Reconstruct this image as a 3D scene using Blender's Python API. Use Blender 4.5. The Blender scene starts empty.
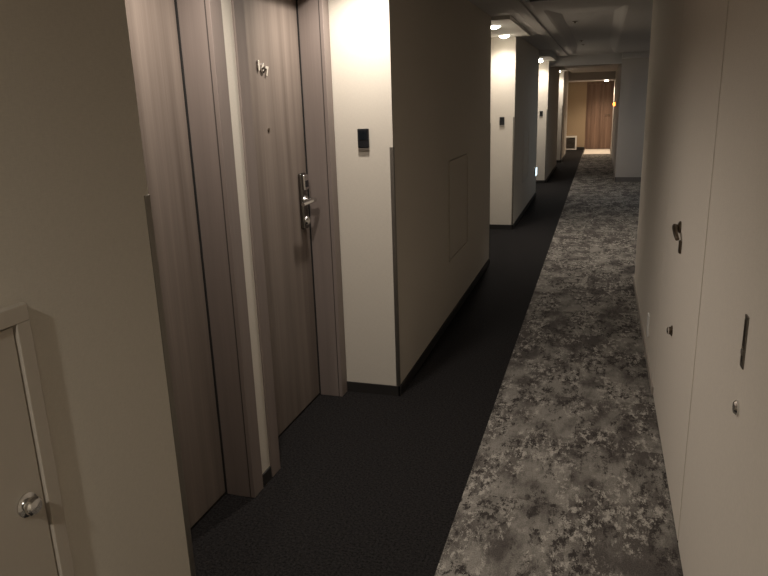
import bpy, bmesh, math, random
from mathutils import Matrix, Vector

# ---------------------------------------------------------------- camera, world, exposure
S = bpy.context.scene
COL = S.collection
cam_d = bpy.data.cameras.new('camera')
cam = bpy.data.objects.new('camera', cam_d)
COL.objects.link(cam)
S.camera = cam
cam_d.sensor_fit = 'HORIZONTAL'
cam_d.sensor_width = 36.0
cam_d.lens = 683.27 / 768 * 36
cam_d.clip_start = 0.02
R = Matrix(((0.95505688, -0.04837072, 0.29244937),
            (0.29474594, 0.25975327, -0.91959397),
            (-0.03148326, 0.96446281, 0.26233622)))
M4 = R.to_4x4()
M4.translation = Vector((0, 0, 1.5))
cam.matrix_world = M4

world = bpy.data.worlds.new('world')
S.world = world
world.use_nodes = True
world.node_tree.nodes['Background'].inputs[0].default_value = (0.01, 0.01, 0.01, 1)
world.node_tree.nodes['Background'].inputs[1].default_value = 1.0
S.view_settings.view_transform = 'Standard'
S.view_settings.look = 'None'
S.view_settings.gamma = 1
S.view_settings.use_curve_mapping = False
S.view_settings.exposure = 0.0

# light strengths (watts) of the lamps, used by the lamp builders below
SPOT_W = 16.0          # each alcove downlight
BACK_W = 21.5          # corridor downlight behind the camera
HALL_W = 6.5           # cool lamp of the side hall
LOBBY_W = 46.0          # downlight in front of the far door
WARM = (1.0, 0.905, 0.81)
COOL = (0.78, 0.89, 1.0)

# ---------------------------------------------------------------- measures
FX = -0.95             # face of the left piers
BX = -1.25             # back wall of the alcoves
RX = 0.32              # right wall
CZ = 2.18              # corridor ceiling
SZ = [2.15, 2.15, 2.09, 2.05]   # alcove soffits
END = 20.9
ALC = [(1.29, 3.20), (6.28, 8.06), (11.05, 12.65), (15.8, 16.75)]
PIER = [(-4.0, 1.29, -.95), (3.20, 6.28, -.95), (8.06, 11.05, -.945), (12.65, 15.8, -.915), (16.75, 18.85, -.87)]

# ---------------------------------------------------------------- materials
def mat(name, color=(.5, .5, .5), rough=.6, metal=0.0, spec=None):
    m = bpy.data.materials.new(name)
    m.use_nodes = True
    b = m.node_tree.nodes['Principled BSDF']
    b.inputs['Base Color'].default_value = (*color, 1)
    b.inputs['Roughness'].default_value = rough
    b.inputs['Metallic'].default_value = metal
    if spec is not None:
        b.inputs['Specular IOR Level'].default_value = spec
    return m

def nodes(m):
    nt = m.node_tree
    return nt, nt.nodes['Principled BSDF']

def nd(nt, kind, **kw):
    n = nt.nodes.new(kind)
    for k, v in kw.items():
        setattr(n, k, v)
    return n

def ramp(nt, stops):
    r = nt.nodes.new('ShaderNodeValToRGB')
    while len(r.color_ramp.elements) < len(stops):
        r.color_ramp.elements.new(0.5)
    for e, (p, c) in zip(r.color_ramp.elements, stops):
        e.position = p
        e.color = (*c, 1)
    return r

def coords(nt, scale=(1, 1, 1)):
    g = nt.nodes.new('ShaderNodeNewGeometry')
    mp = nt.nodes.new('ShaderNodeMapping')
    mp.inputs['Scale'].default_value = scale
    nt.links.new(g.outputs['Position'], mp.inputs['Vector'])
    return mp.outputs['Vector']

def wallpaper(name, color, rough=.75, amount=.06, bump=.08):
    """woven wall covering: fine cross-hatched grain in colour and relief"""
    m = mat(name, color, rough, 0, .3)
    nt, b = nodes(m)
    n1 = nd(nt, 'ShaderNodeTexNoise'); n1.inputs['Scale'].default_value = 1; n1.inputs['Detail'].default_value = 3
    nt.links.new(coords(nt, (420, 420, 60)), n1.inputs['Vector'])
    n2 = nd(nt, 'ShaderNodeTexNoise'); n2.inputs['Scale'].default_value = 1; n2.inputs['Detail'].default_value = 3
    nt.links.new(coords(nt, (60, 60, 420)), n2.inputs['Vector'])
    ad = nd(nt, 'ShaderNodeMath', operation='ADD')
    nt.links.new(n1.outputs['Fac'], ad.inputs[0]); nt.links.new(n2.outputs['Fac'], ad.inputs[1])
    r = ramp(nt, [(.30, tuple(c * (1 - amount) for c in color)), (.70, tuple(min(1, c * (1 + amount)) for c in color))])
    hf = nd(nt, 'ShaderNodeMath', operation='MULTIPLY'); hf.inputs[1].default_value = .5
    nt.links.new(ad.outputs[0], hf.inputs[0]); nt.links.new(hf.outputs[0], r.inputs['Fac'])
    nt.links.new(r.outputs['Color'], b.inputs['Base Color'])
    bp = nd(nt, 'ShaderNodeBump'); bp.inputs['Strength'].default_value = bump; bp.inputs['Distance'].default_value = .002
    nt.links.new(hf.outputs[0], bp.inputs['Height']); nt.links.new(bp.outputs['Normal'], b.inputs['Normal'])
    return m

def wood(name, dark, light, rough=.5, bands=17):
    """veneer with vertical grain"""
    m = mat(name, light, rough, 0, .35)
    nt, b = nodes(m)
    n1 = nd(nt, 'ShaderNodeTexNoise'); n1.inputs['Scale'].default_value = 1; n1.inputs['Detail'].default_value = 6; n1.inputs['Roughness'].default_value = .6
    nt.links.new(coords(nt, (bands, bands, .5)), n1.inputs['Vector'])
    n2 = nd(nt, 'ShaderNodeTexNoise'); n2.inputs['Scale'].default_value = 1; n2.inputs['Detail'].default_value = 4
    nt.links.new(coords(nt, (240, 240, 2.2)), n2.inputs['Vector'])
    mx = nd(nt, 'ShaderNodeMix'); mx.data_type = 'FLOAT'; mx.inputs[0].default_value = .22
    nt.links.new(n1.outputs['Fac'], mx.inputs[2]); nt.links.new(n2.outputs['Fac'], mx.inputs[3])
    r = ramp(nt, [(.33, dark), (.5, tuple((a + c) / 2 for a, c in zip(dark, light))), (.66, light)])
    nt.links.new(mx.outputs[0], r.inputs['Fac'])
    nt.links.new(r.outputs['Color'], b.inputs['Base Color'])
    bp = nd(nt, 'ShaderNodeBump'); bp.inputs['Strength'].default_value = .05; bp.inputs['Distance'].default_value = .001
    nt.links.new(mx.outputs[0], bp.inputs['Height']); nt.links.new(bp.outputs['Normal'], b.inputs['Normal'])
    return m

def emit(name, color, strength):
    m = mat(name, color, .4)
    nt, b = nodes(m)
    b.inputs['Emission Color'].default_value = (*color, 1)
    b.inputs['Emission Strength'].default_value = strength
    return m

def dark_carpet():
    m = mat('charcoal_carpet', (.02, .018, .018), .95, 0, .1)
    nt, b = nodes(m)
    n = nd(nt, 'ShaderNodeTexNoise'); n.inputs['Scale'].default_value = 110; n.inputs['Detail'].default_value = 5; n.inputs['Roughness'].default_value = .8
    nt.links.new(coords(nt), n.inputs['Vector'])
    r = ramp(nt, [(.38, (.004, .0036, .0036)), (.62, (.026, .024, .0235))])
    nt.links.new(n.outputs['Fac'], r.inputs['Fac']); nt.links.new(r.outputs['Color'], b.inputs['Base Color'])
    bp = nd(nt, 'ShaderNodeBump'); bp.inputs['Strength'].default_value = .5; bp.inputs['Distance'].default_value = .004
    nt.links.new(n.outputs['Fac'], bp.inputs['Height']); nt.links.new(bp.outputs['Normal'], b.inputs['Normal'])
    return m

def pattern_carpet():
    """carpet tiles half a metre square, worn-stone pattern in greys, each tile cut from another place of the pattern"""
    m = mat('patterned_carpet', (.12, .11, .1), .95, 0, .1)
    nt, b = nodes(m)
    L = nt.links.new
    g = nd(nt, 'ShaderNodeNewGeometry')
    off = nd(nt, 'ShaderNodeVectorMath', operation='ADD'); off.inputs[1].default_value = (.45, .13, 0)
    L(g.outputs['Position'], off.inputs[0])
    sc = nd(nt, 'ShaderNodeVectorMath', operation='MULTIPLY'); sc.inputs[1].default_value = (2.5, 2.0, 0)
    L(off.outputs[0], sc.inputs[0])
    fl = nd(nt, 'ShaderNodeVectorMath', operation='FLOOR'); L(sc.outputs[0], fl.inputs[0])
    wn = nd(nt, 'ShaderNodeTexWhiteNoise', noise_dimensions='3D'); L(fl.outputs[0], wn.inputs['Vector'])
    shift = nd(nt, 'ShaderNodeVectorMath', operation='MULTIPLY'); shift.inputs[1].default_value = (.9, .9, 0)
    L(wn.outputs['Color'], shift.inputs[0])
    p = nd(nt, 'ShaderNodeVectorMath', operation='ADD'); L(g.outputs['Position'], p.inputs[0]); L(shift.outputs[0], p.inputs[1])
    def noise(scale, sx, sy, detail, rough):
        mp = nd(nt, 'ShaderNodeMapping'); mp.inputs['Scale'].default_value = (sx, sy, 1); L(p.outputs[0], mp.inputs['Vector'])
        n = nd(nt, 'ShaderNodeTexNoise'); n.inputs['Scale'].default_value = scale; n.inputs['Detail'].default_value = detail; n.inputs['Roughness'].default_value = rough
        L(mp.outputs[0], n.inputs['Vector'])
        return n
    def stepped(fac, lo, hi):
        m_ = nd(nt, 'ShaderNodeMapRange'); m_.inputs['From Min'].default_value = lo; m_.inputs['From Max'].default_value = hi
        L(fac, m_.inputs['Value'])
        return m_.outputs['Result']
    def mul(x, y):
        m_ = nd(nt, 'ShaderNodeMath', operation='MULTIPLY'); L(x, m_.inputs[0]); L(y, m_.inputs[1])
        return m_.outputs[0]
    def over(base, fac, color):
        m_ = nd(nt, 'ShaderNodeMix'); m_.data_type = 'RGBA'
        L(fac, m_.inputs[0]); L(base, m_.inputs[6]); m_.inputs[7].default_value = (*color, 1)
        return m_.outputs[2]
    # broad worn patches, shifted from tile to tile
    big = noise(1.0, 7.0, 3.2, 5, .62)
    base = ramp(nt, [(.42, (.085, .075, .068)), (.48, (.125, .113, .101)), (.52, (.160, .147, .130)), (.60, (.23, .213, .188))])
    t = nd(nt, 'ShaderNodeMath', operation='MULTIPLY_ADD'); t.inputs[1].default_value = .10; t.inputs[2].default_value = -.05; L(wn.outputs['Value'], t.inputs[0])
    bt = nd(nt, 'ShaderNodeMath', operation='ADD'); L(big.outputs['Fac'], bt.inputs[0]); L(t.outputs[0], bt.inputs[1])
    L(bt.outputs[0], base.inputs['Fac'])
    col = base.outputs['Color']
    # crisp chips, dark and pale, gathered in clusters
    zone_d = noise(1.0, 7.0, 2.6, 5, .7)
    p = off
    zone_l = noise(1.0, 6.0, 3.0, 5, .7)
    chip = noise(1.0, 26, 13, 7, .80)
    chip2 = noise(1.0, 34, 17, 7, .82)
    fine = noise(1.0, 230, 160, 2, .6)
    col = over(col, mul(stepped(chip.outputs['Fac'], .50, .53), stepped(zone_d.outputs['Fac'], .46, .52)), (.045, .039, .036))
    col = over(col, mul(stepped(chip2.outputs['Fac'], .51, .55), stepped(zone_l.outputs['Fac'], .47, .54)), (.36, .335, .295))
    gr = nd(nt, 'ShaderNodeMix'); gr.data_type = 'RGBA'; gr.blend_type = 'MULTIPLY'; gr.inputs[0].default_value = .8
    fr_ = ramp(nt, [(.35, (.68, .68, .68)), (.65, (1.22, 1.22, 1.22))])
    L(fine.outputs['Fac'], fr_.inputs['Fac']); L(col, gr.inputs[6]); L(fr_.outputs['Color'], gr.inputs[7])
    L(gr.outputs[2], b.inputs['Base Color'])
    bp = nd(nt, 'ShaderNodeBump'); bp.inputs['Strength'].default_value = .4; bp.inputs['Distance'].default_value = .004
    L(fine.outputs['Fac'], bp.inputs['Height']); L(bp.outputs['Normal'], b.inputs['Normal'])
    return m

MW = {
    'paper': wallpaper('ivory_wall_covering', (.60, .555, .48)),
    'tan': wallpaper('tan_wall_covering', (.34, .26, .17)),
    'right': wallpaper('beige_panel', (.68, .62, .54), .7),
    'hall': wallpaper('hall_wall_covering', (.50, .46, .42), .75),
    'ceiling': wallpaper('grey_ceiling_paper', (.50, .485, .47), .9),
    'soffit': wallpaper('white_soffit_paper', (.62, .60, .56), .9),
    'casing': wood('taupe_casing', (.185, .152, .135), (.235, .193, .172), .5, 14),
    'wood': wood('taupe_door_veneer', (.130, .104, .087), (.222, .182, .154), .48),
    'endwood': wood('brown_door_veneer', (.10, .060, .042), (.27, .175, .125), .45, 16),
    'base': mat('black_skirting', (.022, .020, .019), .5),
    'hbase': mat('grey_skirting', (.15, .135, .125), .6),
    'rbase': mat('taupe_skirting', (.33, .29, .25), .6),
    'chrome': mat('chrome', (.72, .71, .69), .16, 1),
    'gunmetal': mat('dark_chrome', (.20, .19, .18), .2, 1),
    'darksteel': mat('dark_steel', (.24, .22, .195), .4, 1),
    'guard': mat('dull_guard_metal', (.27, .25, .22), .45, 1),
    'steel': mat('brushed_steel', (.42, .39, .35), .38, 1),
    'bronze': mat('dark_bronze', (.16, .13, .10), .3, 1),
    'black': mat('black_plastic', (.010, .011, .013), .3),
    'white': mat('white_enamel', (.72, .70, .66), .4),
    'hatch': wallpaper('painted_hatch', (.47, .42, .355), .55, .02, .02),
    'groove': mat('dark_taupe_groove', (.05, .041, .036), .8),
    'dark': mat('dark_void', (.012, .011, .010), .9),
    'mat': wallpaper('pale_floor_covering', (.66, .60, .52), .9, .1, .3),
    'carpet': dark_carpet(),
    'pattern': pattern_carpet(),
    'lens': emit('lamp_lens', (1.0, .93, .80), 26),
    'amber': emit('amber_lens', (1.0, .25, .03), 9),
    'guide': emit('luminous_panel', (.72, .93, 1.0), 1.6),
    'red': mat('red_enamel', (.30, .035, .02), .35),
}

# ---------------------------------------------------------------- helpers
def bx(bm, x0, x1, y0, y1, z0, z1, bev=0.0, seg=2):
    r = bmesh.ops.create_cube(bm, size=1)
    vs = r['verts']
    for v in vs:
        v.co = Vector(((x0 + x1) / 2 + v.co.x * (x1 - x0), (y0 + y1) / 2 + v.co.y * (y1 - y0), (z0 + z1) / 2 + v.co.z * (z1 - z0)))
    if bev:
        es = list({e for v in vs for e in v.link_edges})
        bmesh.ops.bevel(bm, geom=es, offset=bev, segments=seg, affect='EDGES', profile=.5)

def cyl(bm, c, axis, r0, r1, length, n=28, bev=0.0):
    """a (tapered) cylinder whose middle is c, along axis"""
    q = Vector((0, 0, 1)).rotation_difference(Vector(axis).normalized()).to_matrix().to_4x4()
    m = Matrix.Translation(Vector(c)) @ q
    res = bmesh.ops.create_cone(bm, cap_ends=True, segments=n, radius1=r0, radius2=r1, depth=length, matrix=m)
    if bev:
        es = [e for e in {e for v in res['verts'] for e in v.link_edges} if any(len(f.verts) > 4 for f in e.link_faces)]
        bmesh.ops.bevel(bm, geom=es, offset=bev, segments=3, affect='EDGES', profile=.5)

def lathe(bm, c, axis, prof, n=32):
    """turn a profile of (radius, height) about the axis through c"""
    q = Vector((0, 0, 1)).rotation_difference(Vector(axis).normalized()).to_matrix()
    rings = []
    for r, h in prof:
        if r < 1e-6:
            rings.append([bm.verts.new(Vector(c) + q @ Vector((0, 0, h)))])
        else:
            rings.append([bm.verts.new(Vector(c) + q @ Vector((r * math.cos(a * 2 * math.pi / n), r * math.sin(a * 2 * math.pi / n), h))) for a in range(n)])
    for a, b in zip(rings, rings[1:]):
        for i in range(n):
            j = (i + 1) % n
            if len(a) == 1 and len(b) == 1:
                continue
            if len(a) == 1:
                bm.faces.new((a[0], b[i], b[j]))
            elif len(b) == 1:
                bm.faces.new((a[i], a[j], b[0]))
            else:
                bm.faces.new((a[i], a[j], b[j], b[i]))

def tube(bm, pts, r, n=14):
    """round bar through points"""
    pts = [Vector(p) for p in pts]
    rings = []
    for i, p in enumerate(pts):
        d = (pts[min(i + 1, len(pts) - 1)] - pts[max(i - 1, 0)]).normalized()
        q = Vector((0, 0, 1)).rotation_difference(d).to_matrix()
        rr = r[i] if isinstance(r, (list, tuple)) else r
        rings.append([bm.verts.new(p + q @ Vector((rr * math.cos(a * 2 * math.pi / n), rr * math.sin(a * 2 * math.pi / n), 0))) for a in range(n)])
    for a, b in zip(rings, rings[1:]):
        for i in range(n):
            j = (i + 1) % n
            bm.faces.new((a[i], a[j], b[j], b[i]))
    bm.faces.new(list(reversed(rings[0])))
    bm.faces.new(rings[-1])

def obj(name, fill, m, parent=None, smooth=False):
    """one mesh object; fill(bm) adds its shapes, in coordinates relative to the parent"""
    bm = bmesh.new()
    fill(bm)
    bmesh.ops.recalc_face_normals(bm, faces=bm.faces)
    me = bpy.data.meshes.new(name)
    bm.to_mesh(me)
    bm.free()
    me.materials.append(m)
    if smooth:
        for p in me.polygons:
            p.use_smooth = True
        me.set_sharp_from_angle(angle=math.radians(40))
    o = bpy.data.objects.new(name, me)
    COL.objects.link(o)
    if parent:
        o.parent = parent
    return o

def box(name, b, m, parent=None, bev=0.0):
    return obj(name, lambda bm: bx(bm, *b, bev), m, parent)

def struct(o):
    o['kind'] = 'structure'
    return o

def sbox(name, b, m, bev=0.0):
    return struct(box(name, b, m, None, bev))

def tag(o, label, cat, group=None):
    o['label'] = label
    o['category'] = cat
    if group:
        o['group'] = group
    return o

def thing(name, loc, label, cat, group=None):
    o = bpy.data.objects.new(name, None)
    COL.objects.link(o)
    o.location = loc
    o.empty_display_size = .05
    return tag(o, label, cat, group)

def sempty(name, loc):
    o = bpy.data.objects.new(name, None)
    COL.objects.link(o)
    o.location = loc
    o.empty_display_size = .05
    return struct(o)

def dup(root, loc, label):
    r = root.copy(); COL.objects.link(r); r.location = loc; r['label'] = label
    for ch in list(root.children):
        c = ch.copy(); COL.objects.link(c); c.parent = r
        for g in ch.children:
            d = g.copy(); COL.objects.link(d); d.parent = c
    return r

# ---------------------------------------------------------------- large structure
sbox('floor', (-1.75, 2.6, -4.2, 21.2, -.12, 0), MW['carpet'])

def runner(bm):
    P = [(-.45, -4.0), (.28, -4.0), (.28, END), (-.45, END)]
    lo = [bm.verts.new((x, y, 0)) for x, y in P]
    hi = [bm.verts.new((x, y, .004)) for x, y in P]
    bm.faces.new(hi)
    for i in range(len(P)):
        j = (i + 1) % len(P)
        bm.faces.new((lo[i], lo[j], hi[j], hi[i]))
tag(obj('carpet_runner', runner, MW['pattern']), 'grey mottled patterned carpet strip running along the dark corridor floor', 'carpet')

sbox('floor', (.28, RX, -4, 5.8, 0, .004), MW['pattern'])
sbox('floor', (.28, 2.4, 5.8, 12.9, 0, .004), MW['pattern'])

# left piers between the alcoves
for (a, b, fx) in PIER:
    sbox('wall_left', (-1.62, fx, a, b, 0, CZ), MW['paper'])
# alcove back walls (the nearest one is built around its two doors further down)
for (a, b) in ALC[1:]:
    sbox('wall_left', (-1.62, BX, a, b, 0, CZ), MW['paper'])
sbox('wall_left', (-1.62, -1.42, 18.85, END, 0, 2.2), MW['paper'])
# black skirting
for (a, b, fx) in PIER:
    def sk(bm, a=a, b=b, FX=fx):
        bx(bm, FX - .004, FX + .008, a - .008, b + .008, 0, .055)
        if a > 0:
            bx(bm, BX, FX + .004, a - .008, a + .004, 0, .055)
        if b < 19:
            bx(bm, BX, FX + .004, b - .004, b + .008, 0, .055)
    struct(obj('baseboard_left', sk, MW['base']))

# right wall: cupboard doors near the camera, then plain wall, then the opening to the side hall
sbox('wall_right', (RX, RX + .16, -4, 1.02, 0, CZ), MW['right'])
sbox('wall_right', (RX + .02, RX + .16, 1.02, 3.5, 0, CZ), MW['right'])
sbox('wall_right', (RX, RX + .02, 1.02, 3.5, 2.122, CZ), MW['right'])
sbox('wall_right', (RX, RX + .16, 3.5, 5.8, 0, CZ), MW['right'], .004)
struct(obj('baseboard_right', lambda bm: bx(bm, RX - .008, RX + .01, 3.5, 5.806, 0, .045), MW['rbase']))
sbox('wall_hall', (2.4, 2.56, 5.6, 13.0, 0, CZ + .2), MW['hall'])
sbox('wall_hall', (RX + .16, 2.4, 5.62, 5.8, 0, CZ), MW['hall'])
sbox('wall_right', (.28, 2.6, 12.9, 21.05, 0, CZ), MW['hall'])
struct(obj('baseboard_right', lambda bm: (bx(bm, .272, 2.4, 12.89, 12.91, 0, .085), bx(bm, .27, .285, 12.89, END, 0, .085)), MW['hbase']))
struct(obj('trim_1', lambda bm: bx(bm, .262, .285, 17.9, 18.0, 0, 1.98, .003), MW['white']))
struct(obj('trim_2', lambda bm: bx(bm, -.874, -.862, 18.76, 18.856, .055, 2.0, .002), MW['white']))
# corridor end
sbox('wall_end', (-1.62, -.44, END, END + .15, 0, 2.2), MW['tan'])
sbox('wall_end', (-.44, .28, END, END + .15, 1.86, 2.2), MW['tan'])
sbox('wall_end', (-.44, .28, END + .06, END + .15, 0, 1.86), MW['tan'])
struct(obj('baseboard_end', lambda bm: bx(bm, -1.42, -.44, END - .012, END, 0, .07), MW['base']))
sbox('wall_back', (-1.75, .6, -4.2, -4, 0, CZ), MW['right'])

# ceiling: corridor plane with a coffer, white soffits over the alcoves
TX0, TX1, TY0, TY1 = -.50, .16, 6.1, 12.75
def ceil(bm):
    bx(bm, -1.75, 2.6, -4.2, TY0, CZ, CZ + .3)
    bx(bm, -1.75, TX0, TY0, TY1, CZ, CZ + .3)
    bx(bm, TX1, 2.6, TY0, TY1, CZ, CZ + .3)
    bx(bm, -1.75, 2.6, TY1, 21.2, CZ, CZ + .3)
struct(obj('ceiling', ceil, MW['ceiling']))
IX0, IX1, IY0, IY1, IZ = TX0 + .10, TX1 - .10, TY0 + .9, TY1 - 1.5, CZ + .06
def coffer(bm):
    o = [bm.verts.new(p) for p in ((TX0, TY0, CZ), (TX1, TY0, CZ), (TX1, TY1, CZ), (TX0, TY1, CZ))]
    m_ = [bm.verts.new(p) for p in ((TX0 + .02, TY0 + .03, CZ + .008), (TX1 - .02, TY0 + .03, CZ + .008), (TX1 - .02, TY1 - .03, CZ + .008), (TX0 + .02, TY1 - .03, CZ + .008))]
    i = [bm.verts.new(p) for p in ((IX0, IY0, IZ), (IX1, IY0, IZ), (IX1, IY1, IZ), (IX0, IY1, IZ))]
    for A, B in ((o, m_), (m_, i)):
        for k in range(4):
            j = (k + 1) % 4
            bm.faces.new((A[k], A[j], B[j], B[k]))
    bm.faces.new(i)
struct(obj('ceiling', coffer, MW['ceiling']))
for (a, b), sz in zip(ALC, SZ):
    sbox('ceiling', (BX - .15 if a > 2 else -1.42, -.79, a, b, sz, CZ + .01), MW['soffit'])
# shallow step along the ceiling edge
struct(obj('trim_3', lambda bm: bx(bm, -.70, -.60, -4, 12.9, CZ - .018, CZ + .01, .008), MW['ceiling']))
# beam over the opening, lower passage ceiling, lower lobby ceiling
sbox('ceiling', (-1.62, .28, 12.9, 13.1, 2.01, CZ + .02), MW['ceiling'])
sbox('ceiling', (.28, 2.4, 12.7, 12.9, 2.085, CZ + .02), MW['ceiling'])
sbox('ceiling', (-.79, .28, 13.1, 18.85, 2.07, CZ + .02), MW['soffit'])
sbox('ceiling', (-1.62, .28, 18.85, END + .05, 1.875, CZ + .02), MW['ceiling'])

# ---------------------------------------------------------------- guest-room doors of the near alcove
CW = .078   # casing width
DX = -1.37  # face of the leaf
def numeral(ch, size, parent, name, loc):
    cu = bpy.data.curves.new(name, 'FONT')
    cu.body = ch; cu.size = size; cu.extrude = .004; cu.bevel_depth = .0006; cu.offset = .0022
    tmp = bpy.data.objects.new('tmp', cu)
    COL.objects.link(tmp)
    bpy.context.view_layer.update()
    me = bpy.data.meshes.new_from_object(tmp.evaluated_get(bpy.context.evaluated_depsgraph_get()))
    bpy.data.objects.remove(tmp)
    me.materials.clear(); me.materials.append(MW['chrome'])
    # text lies in XY facing +Z; stand it up facing +X, reading along +Y
    me.transform(Matrix(((0, 0, 1, 0), (1, 0, 0, 0), (0, 1, 0, 0), (0, 0, 0, 1))))
    o = bpy.data.objects.new(name, me)
    COL.objects.link(o)
    o.parent = parent
    o.location = loc
    return o

def guest_door(name, y0, y1, lock_far, number):
    """door between casings y0..y1, in the alcove back wall; root at floor in front of the leaf"""
    root = sempty(name, (DX, (y0 + y1) / 2, 0))
    h = (y1 - y0) / 2
    x0 = BX - DX          # depth of the reveal
    H = 2.0
    def frame(bm):
        for s in (-1, 1):
            bx(bm, -.05, x0 - .003, min(s * h, s * (h - .022)), max(s * h, s * (h - .022)), 0, H + .022)          # reveal outer skin
            bx(bm, -.05, x0 + .008, min(s * (h - .002), s * (h - CW)), max(s * (h - .002), s * (h - CW)), 0, H + CW, .002)   # jamb block
        bx(bm, -.05, x0 + .008, -h + .002, h - .002, H, H + CW, .002)
    fr = obj('door_frame', frame, MW['casing'], root)
    fr['label'] = 'plain taupe door frame'
    # dark seal strip that runs down the reveal
    def stop(bm):
        for s in (-1, 1):
            bx(bm, -.03, .006, min(s * (h - CW), s * (h - CW - .0045)), max(s * (h - CW), s * (h - CW - .0045)), 0, H)
    obj('door_stop', stop, MW['dark'], fr)
    def joint(bm):
        for s in (-1, 1):
            p = s * (h - CW)
            bx(bm, x0 - .012, x0 - .008, p - .001, p + .001, 0, H)
    obj('frame_joint', joint, MW['groove'], fr)
    w = h - CW - .0045
    obj('door_leaf', lambda bm: bx(bm, -.045, 0, -w + .001, w - .001, .012, H - .003, .0015), MW['wood'], root)
    obj('door_seal', lambda bm: bx(bm, -.04, -.004, -w, w, 0, .0115), MW['dark'], root)
    s = 1 if lock_far else -1
    yl = s * (w - .075)
    lk = obj('lock_plate', lambda bm: bx(bm, 0, .020, yl - .031, yl + .031, .915, 1.185, .008, 3), MW['gunmetal'], root, True)
    lk['label'] = 'tall dark chrome lock plate'
    obj('card_slot', lambda bm: bx(bm, .019, .032, yl - .024, yl + .024, 1.105, 1.178, .006, 3), MW['chrome'], lk, True)
    obj('slot_window', lambda bm: bx(bm, .031, .034, yl - .018, yl + .018, 1.118, 1.150, .001), MW['black'], lk)
    def lever(bm):
        cyl(bm, (.038, yl, 1.055), (1, 0, 0), .012, .012, .05)
        tube(bm, [(.062, yl + s * .012, 1.055), (.066, yl - s * .01, 1.056), (.068, yl - s * .05, 1.055), (.062, yl - s * .125, 1.052)], [.012, .012, .010, .009])
        cyl(bm, (.022, yl, 1.055), (1, 0, 0), .026, .022, .012)
    obj('lever_handle', lever, MW['chrome'], lk, True)
    obj('thumb_turn', lambda bm: lathe(bm, (.018, yl, .955), (1, 0, 0), [(.024, 0), (.024, .006), (.019, .014), (.010, .019), (.0001, .020)], 24), MW['chrome'], lk, True)
    obj('peephole', lambda bm: lathe(bm, (0, 0, 1.40), (1, 0, 0), [(.009, 0), (.009, .003), (.005, .004), (.0001, .002)], 20), MW['bronze'], root, True)
    if number:
        for k, ch in enumerate(number):
            numeral(ch, .050, root, 'door_number', (.003, -.072 + k * .036, 1.645 - k * .010))
    return root

A0, A1 = ALC[0]
mid = 2.245
guest_door('door_1', A0 + .004, mid - .04, False, None)
guest_door('door_2', mid + .04, A1 - .004, True, '167')
sbox('wall_left', (-1.62, BX, mid - .04, mid + .04, 0, CZ), MW['paper'])
sbox('wall_left', (-1.62, -1.43, A0, mid - .04, 0, CZ), MW['paper'])
sbox('wall_left', (-1.62, -1.43, mid + .04, A1, 0, CZ), MW['paper'])
sbox('wall_left', (-1.43, BX, A0, mid - .04, 2.087, CZ), MW['paper'])
sbox('wall_left', (-1.43, BX, mid + .04, A1, 2.087, CZ), MW['paper'])
struct(obj('baseboard_left', lambda bm: bx(bm, BX, BX + .007, mid - .036, mid + .036, 0, .055), MW['base']))

# far door
d5 = sempty('door_5', (-.08, END, 0))
def planks(bm):
    n = 6
    for k in range(n):
        a = -.325 + k * .65 / n
        bx(bm, a, a + .65 / n - .003, .008, .045, .008, 1.80, .002)
obj('door_leaf', planks, MW['endwood'], d5)
def eframe(bm):
    bx(bm, -.36, -.326, -.012, .06, 0, 1.86, .003)
    bx(bm, .327, .358, -.012, .06, 0, 1.86, .003)
    bx(bm, -.326, .327, -.012, .06, 1.803, 1.86, .003)
obj('door_frame', eframe, MW['endwood'], d5)
obj('door_handle', lambda bm: (cyl(bm, (.27, -.012, .95), (0, 1, 0), .02, .02, .04), tube(bm, [(.27, -.035, .95), (.22, -.04, .95), (.17, -.038, .95)], .008)), MW['bronze'], d5, True)

# ---------------------------------------------------------------- flush cupboard doors in the right wall
def flush_door(name, y0, y1):
    root = sempty(name, (RX, (y0 + y1) / 2, 0))
    h = (y1 - y0) / 2 - .009
    obj('door_leaf', lambda bm: bx(bm, 0, .018, -h, h, .006, 2.118, .002), MW['right'], root)
    return root
c3 = flush_door('door_3', 1.02, 2.235)
c4 = flush_door('door_4', 2.235, 3.5)
yo = 1.56 - (1.02 + 2.235) / 2
def pull(bm):
    for a, b, c, d in ((yo - .014, yo + .014, 1.024, 1.034), (yo - .014, yo + .014, .916, .926), (yo - .014, yo - .009, .926, 1.024), (yo + .009, yo + .014, .926, 1.024)):
        bx(bm, -.0035, .001, a, b, c, d, .0008)
pp = obj('flush_pull', pull, MW['darksteel'], c3)
obj('pull_recess', lambda bm: bx(bm, -.001, .001, yo - .010, yo + .010, .924, 1.026), MW['darksteel'], pp)
obj('pull_latch', lambda bm: bx(bm, -.006, -.001, yo - .008, yo + .008, .945, .957, .001), MW['steel'], pp)
obj('lock_cylinder', lambda bm: (lathe(bm, (0, yo, .82), (-1, 0, 0), [(.017, 0), (.017, .004), (.014, .007), (.012, .009), (.0001, .010)], 24)), MW['chrome'], c3, True)
yo4 = 2.90 - (2.235 + 3.5) / 2
rose = obj('lever_rose', lambda bm: lathe(bm, (0, yo4, .985), (-1, 0, 0), [(.024, 0), (.024, .006), (.018, .010), (.011, .012), (.011, .024), (.0001, .025)], 28), MW['bronze'], c4, True)
obj('lever_handle', lambda bm: tube(bm, [(-.022, yo4 + .006, .988), (-.024, yo4 - .02, .982), (-.022, yo4 - .055, .966), (-.018, yo4 - .08, .952)], [.010, .010, .009, .008]), MW['bronze'], rose, True)
obj('key_escutcheon', lambda bm: bx(bm, -.010, 0, yo4 - .085, yo4 - .055, .895, .945, .004, 3), MW['bronze'], c4, True)
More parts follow.
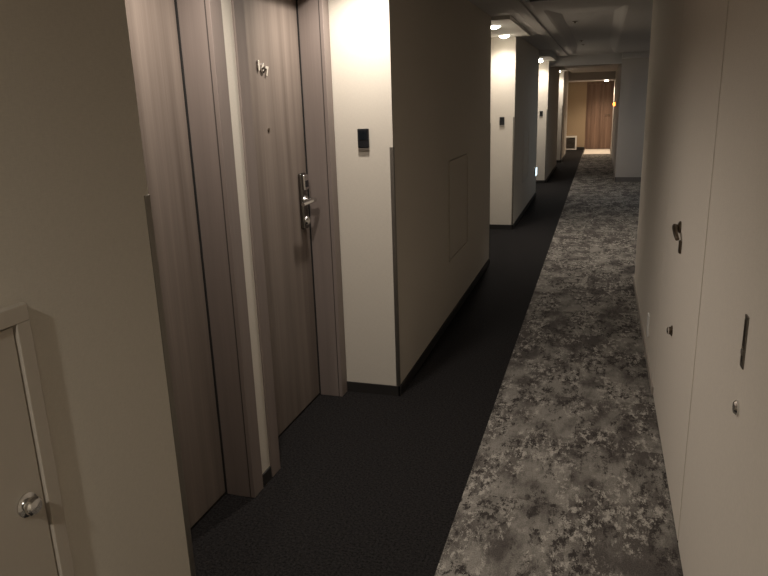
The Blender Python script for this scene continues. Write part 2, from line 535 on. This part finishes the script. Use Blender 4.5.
bp = obj('door_bumper', lambda bm: lathe(bm, (0, yo4, .552), (-1, 0, 0), [(.022, 0), (.022, .004), (.016, .007), (.016, .013), (.0001, .014)], 24), MW['bronze'], c4, True)
obj('bumper_cap', lambda bm: lathe(bm, (-.0135, yo4, .552), (-1, 0, 0), [(.015, 0), (.015, .004), (.009, .007), (.0001, .008)], 24), MW['chrome'], bp, True)

# ---------------------------------------------------------------- corner guards on the piers
def guard(y, sgn, label, fx=FX, dz=0):
    """L-shaped metal strip; sgn -1: corner whose side face looks towards the camera"""
    root = tag(obj('corner_guard', lambda bm: (bx(bm, -.001, .0025, 0 if sgn < 0 else -.016, .016 if sgn < 0 else 0, 0, 1.235 + dz, .0008),
                                               bx(bm, -.016, .0025, -.0025 if sgn < 0 else -.001, .001 if sgn < 0 else .0025, 0, 1.235 + dz, .0008)), MW['guard']),
               label, 'corner guard', 'metal corner guards on the piers')
    root.location = (fx, y, .056)
    return root
guard(1.29, 1, 'metal corner guard on the nearest wall edge beside the first wood door', FX, .028)
guard(3.20, -1, 'metal corner guard on the bright wall edge beside door 167')
guard(6.28, 1, 'metal corner guard on the far end of the dark wall past door 167')
guard(8.06, -1, 'metal corner guard on the second bright wall edge along the corridor', -.945)
guard(12.65, -1, 'metal corner guard on the third bright wall edge along the corridor', -.915)
guard(16.75, -1, 'metal corner guard on the last bright wall edge near the far door', -.87)

# ---------------------------------------------------------------- card readers on the bright pier sides
def reader(y, x, z, label):
    t = thing('card_reader', (x, y, z), label, 'card reader', 'black card readers beside the alcove doors')
    return t
rd = reader(3.20, -1.095, 1.335, 'black card reader plate on the bright wall beside door 167')
obj('reader_body', lambda bm: bx(bm, -.028, .028, -.014, 0, -.045, .045, .003), MW['black'], rd)
obj('reader_window', lambda bm: bx(bm, -.020, .020, -.0155, -.013, -.008, .036, .001), mat('dark_glass', (.006, .009, .012), .08), rd)
obj('reader_base', lambda bm: bx(bm, -.026, .026, -.010, 0, -.060, -.0455, .002), MW['steel'], rd)
dup(rd, (-1.085, 8.06, 1.25), 'black card reader plate on the second bright wall along the corridor')
dup(rd, (-1.02, 12.65, 1.22), 'black card reader plate on the third bright wall along the corridor')

# ---------------------------------------------------------------- access hatches on the pier faces
hz0, hz1 = .42, 1.185
h0 = thing('access_hatch', (FX, .568, hz0), 'beige access hatch with raised frame and chrome knob on the nearest wall', 'access hatch')
HH = hz1 - hz0
def hframe(bm):
    for a, b, c, d in ((-.33, .33, HH - .03, HH), (-.33, .33, 0, .03), (-.33, -.30, .03, HH - .03), (.30, .33, .03, HH - .03)):
        bx(bm, -.002, .017, a, b, c, d, .0015)
obj('hatch_frame', hframe, MW['hatch'], h0)
hd0 = obj('hatch_door', lambda bm: bx(bm, -.001, .011, -.2965, .2965, .0335, HH - .0335, .0015), MW['hatch'], h0)
kb = obj('hatch_knob', lambda bm: lathe(bm, (.011, .258, .413), (1, 0, 0), [(.022, 0), (.022, .003), (.017, .005), (.013, .007), (.014, .010), (.017, .013), (.017, .018), (.013, .022), (.0001, .023)], 32), MW['chrome'], hd0, True)
def thin_hatch(y0, y1, label):
    t = thing('service_hatch', (FX, (y0 + y1) / 2, .43), label, 'access hatch')
    w, hh = (y1 - y0) / 2, .68
    def fr(bm):
        for a, b, c, d in ((-w, w, hh - .014, hh), (-w, w, 0, .014), (-w, -w + .014, .014, hh - .014), (w - .014, w, .014, hh - .014)):
            bx(bm, -.001, .010, a, b, c, d, .001)
    obj('panel_frame', fr, MW['paper'], t)
    obj('panel_door', lambda bm: bx(bm, -.001, .004, -w + .016, w - .016, .016, hh - .016, .001), MW['paper'], t)
    return t
thin_hatch(4.47, 5.14, 'flush beige access hatch on the dark wall beyond door 167')
thin_hatch(9.05, 9.72, 'flush access hatch on the dark wall of the second pier')

# ---------------------------------------------------------------- ceiling downlights
def downlight(loc, label, group, watts, color, angle=150, blend=1.0, r=.055, drop=.06, radius=.03):
    t = thing('downlight', loc, label, 'downlight', group)
    obj('trim_ring', lambda bm: lathe(bm, (0, 0, 0), (0, 0, -1), [(r + .012, -.001), (r + .012, .003), (r + .002, .005), (r, .002), (r, -.001)], 32), MW['white'], t, True)
    obj('lamp_lens', lambda bm: lathe(bm, (0, 0, 0), (0, 0, -1), [(r - .001, 0), (r - .003, .010), (r * .75, .020), (r * .4, .026), (.0001, .028)], 32), MW['lens'], t, True)
    lamp(loc, watts, color, angle, blend, drop, radius)
    return t
def lamp(loc, watts, color, angle, blend, drop, radius):
    ld = bpy.data.lights.new('lamp_light', 'SPOT')
    ld.energy = watts * 4 * math.pi / 4
    ld.color = color
    ld.spot_size = math.radians(angle)
    ld.spot_blend = blend
    ld.shadow_soft_size = radius
    lo = bpy.data.objects.new('lamp_light', ld)
    COL.objects.link(lo)
    lo.location = (loc[0], loc[1], loc[2] - drop)
    return lo
GA = 'recessed downlights over the door alcoves'
lamp((-1.02, 1.86, SZ[0]), SPOT_W, WARM, 150, 1.0, .03, .03)
lamp((-1.03, 2.92, SZ[0]), SPOT_W, WARM, 150, 1.0, .03, .03)
dl = downlight((-.995, 6.76, SZ[1]), 'lit downlight at the dark wall end above the second alcove', GA, SPOT_W, WARM)
def more_light(loc, label):
    dup(dl, loc, label)
    lamp(loc, SPOT_W, WARM, 150, 1.0, .03, .03)
more_light((-1.04, 7.82, SZ[1]), 'lit downlight close to the second bright wall of the corridor')
more_light((-1.0, 11.7, SZ[2]), 'lit downlight above the third alcove, farther from its bright wall')
more_light((-1.05, 12.42, SZ[2]), 'lit downlight close to the third bright wall of the corridor')
more_light((-.985, 16.5, SZ[3]), 'lit downlight close to the last bright wall before the far door')
downlight((.07, 19.7, 1.875), 'lit downlight in the low ceiling before the far wood door', None, LOBBY_W, (1.0, .80, .60))
# corridor lamp behind the camera, cool hall lamp round the corner, added warm fill for the carpet
lamp((-.62, -.45, CZ), BACK_W, (1.0, .93, .82), 160, .9, .03, .03)
ha = bpy.data.lights.new('hall_light', 'AREA'); ha.energy = HALL_W; ha.color = COOL; ha.size = .6
hao = bpy.data.objects.new('hall_light', ha); COL.objects.link(hao); hao.location = (1.0, 10.8, CZ - .02)
lamp((.95, 7.4, CZ), 22.0, (1.0, .90, .78), 110, .8, .03, .04)  # unseen warm lamp, added to brighten the far stretch of carpet

# ---------------------------------------------------------------- small fittings
# outlet plate low on the right wall
ot = thing('wall_outlet', (RX, 4.05, .205), 'white outlet plate low on the right wall near its end', 'outlet')
obj('outlet_plate', lambda bm: bx(bm, -.009, 0, -.04, .04, -.062, .062, .002), MW['white'], ot)
obj('outlet_socket', lambda bm: (bx(bm, -.011, -.008, -.016, .016, .008, .036, .001), bx(bm, -.011, -.008, -.016, .016, -.036, -.008, .001)), MW['white'], ot)

# guidance light low on the second pier
gl = thing('guide_light', (-.945, 10.78, .40), 'small glowing white guide light low on the second pier', 'guide light')
obj('light_housing', lambda bm: bx(bm, 0, .022, -.11, .11, -.065, .065, .003), MW['white'], gl)
obj('light_panel', lambda bm: bx(bm, .021, .03, -.10, .10, -.056, .056, .002), MW['guide'], gl)

# amber indicator lamp on the far right wall
al = thing('indicator_lamp', (.28, 16.2, 1.30), 'glowing amber indicator lamp on the right wall near the far door', 'lamp')
obj('lamp_base', lambda bm: lathe(bm, (0, 0, 0), (-1, 0, 0), [(.06, 0), (.06, .012), (.05, .018), (.0001, .018)], 28), MW['red'], al, True)
obj('lamp_dome', lambda bm: lathe(bm, (-.018, 0, 0), (-1, 0, 0), [(.036, 0), (.036, .02), (.030, .036), (.016, .046), (.0001, .05)], 28), MW['amber'], al, True)

# louvred vent in a white frame at the foot of the end wall
vt = thing('floor_vent', (-.92, END, 0), 'white framed dark louvred vent low on the tan end wall', 'vent')
def vfr(bm):
    bx(bm, -.26, .26, -.09, -.013, .345, .39, .003)
    bx(bm, .215, .26, -.09, -.013, 0, .345, .003)
    bx(bm, -.26, -.215, -.09, -.013, 0, .345, .003)
    bx(bm, -.215, .215, -.09, -.013, 0, .03, .003)
obj('vent_frame', vfr, MW['white'], vt)
def vsl(bm):
    for k in range(9):
        z = .05 + k * .034
        bx(bm, -.214, .214, -.07, -.045, z, z + .012)
obj('vent_louvre', vsl, MW['steel'], vt)
obj('vent_back', lambda bm: bx(bm, -.214, .214, -.03, -.013, .031, .344), MW['dark'], vt)

# thin pale slab on the carpet before the far door
tag(box('pale_floor_slab', (-.42, .26, 19.05, 20.85, .004, .012), MW['mat'], None, .003), 'thin pale slab lying on the carpet before the far wood door', 'mat')

# sprinkler heads in the coffer
GS = 'sprinkler heads in the ceiling coffer'
sp = thing('sprinkler_head', (-.31, 7.75, IZ), 'small dark sprinkler head in the ceiling coffer, nearest of three', 'sprinkler', GS)
obj('sprinkler_plate', lambda bm: lathe(bm, (0, 0, 0), (0, 0, -1), [(.030, 0), (.030, .003), (.016, .006), (.0001, .006)], 24), MW['bronze'], sp, True)
obj('sprinkler_nozzle', lambda bm: lathe(bm, (0, 0, -.006), (0, 0, -1), [(.008, 0), (.006, .008), (.012, .010), (.012, .012), (.0001, .012)], 20), MW['bronze'], sp, True)
dup(sp, (-.32, 10.4, IZ), 'small dark sprinkler head in the ceiling coffer, middle of three')
dup(sp, (-.32, 11.2, IZ), 'small dark sprinkler head in the ceiling coffer, farthest of three')

# dark vent in the near ceiling
cv = thing('ceiling_vent', (-.42, 5.25, CZ), 'dark slotted vent in the ceiling just before the coffer', 'vent')
obj('vent_frame', lambda bm: (bx(bm, -.15, .15, .17, .2, -.008, 0), bx(bm, -.15, .15, -.2, -.17, -.008, 0), bx(bm, -.15, -.12, -.17, .17, -.008, 0), bx(bm, .12, .15, -.17, .17, -.008, 0)), MW['black'], cv)
def cvs(bm):
    for k in range(8):
        y = -.155 + k * .042
        bx(bm, -.12, .12, y, y + .012, -.006, 0)
obj('vent_slat', cvs, MW['black'], cv)
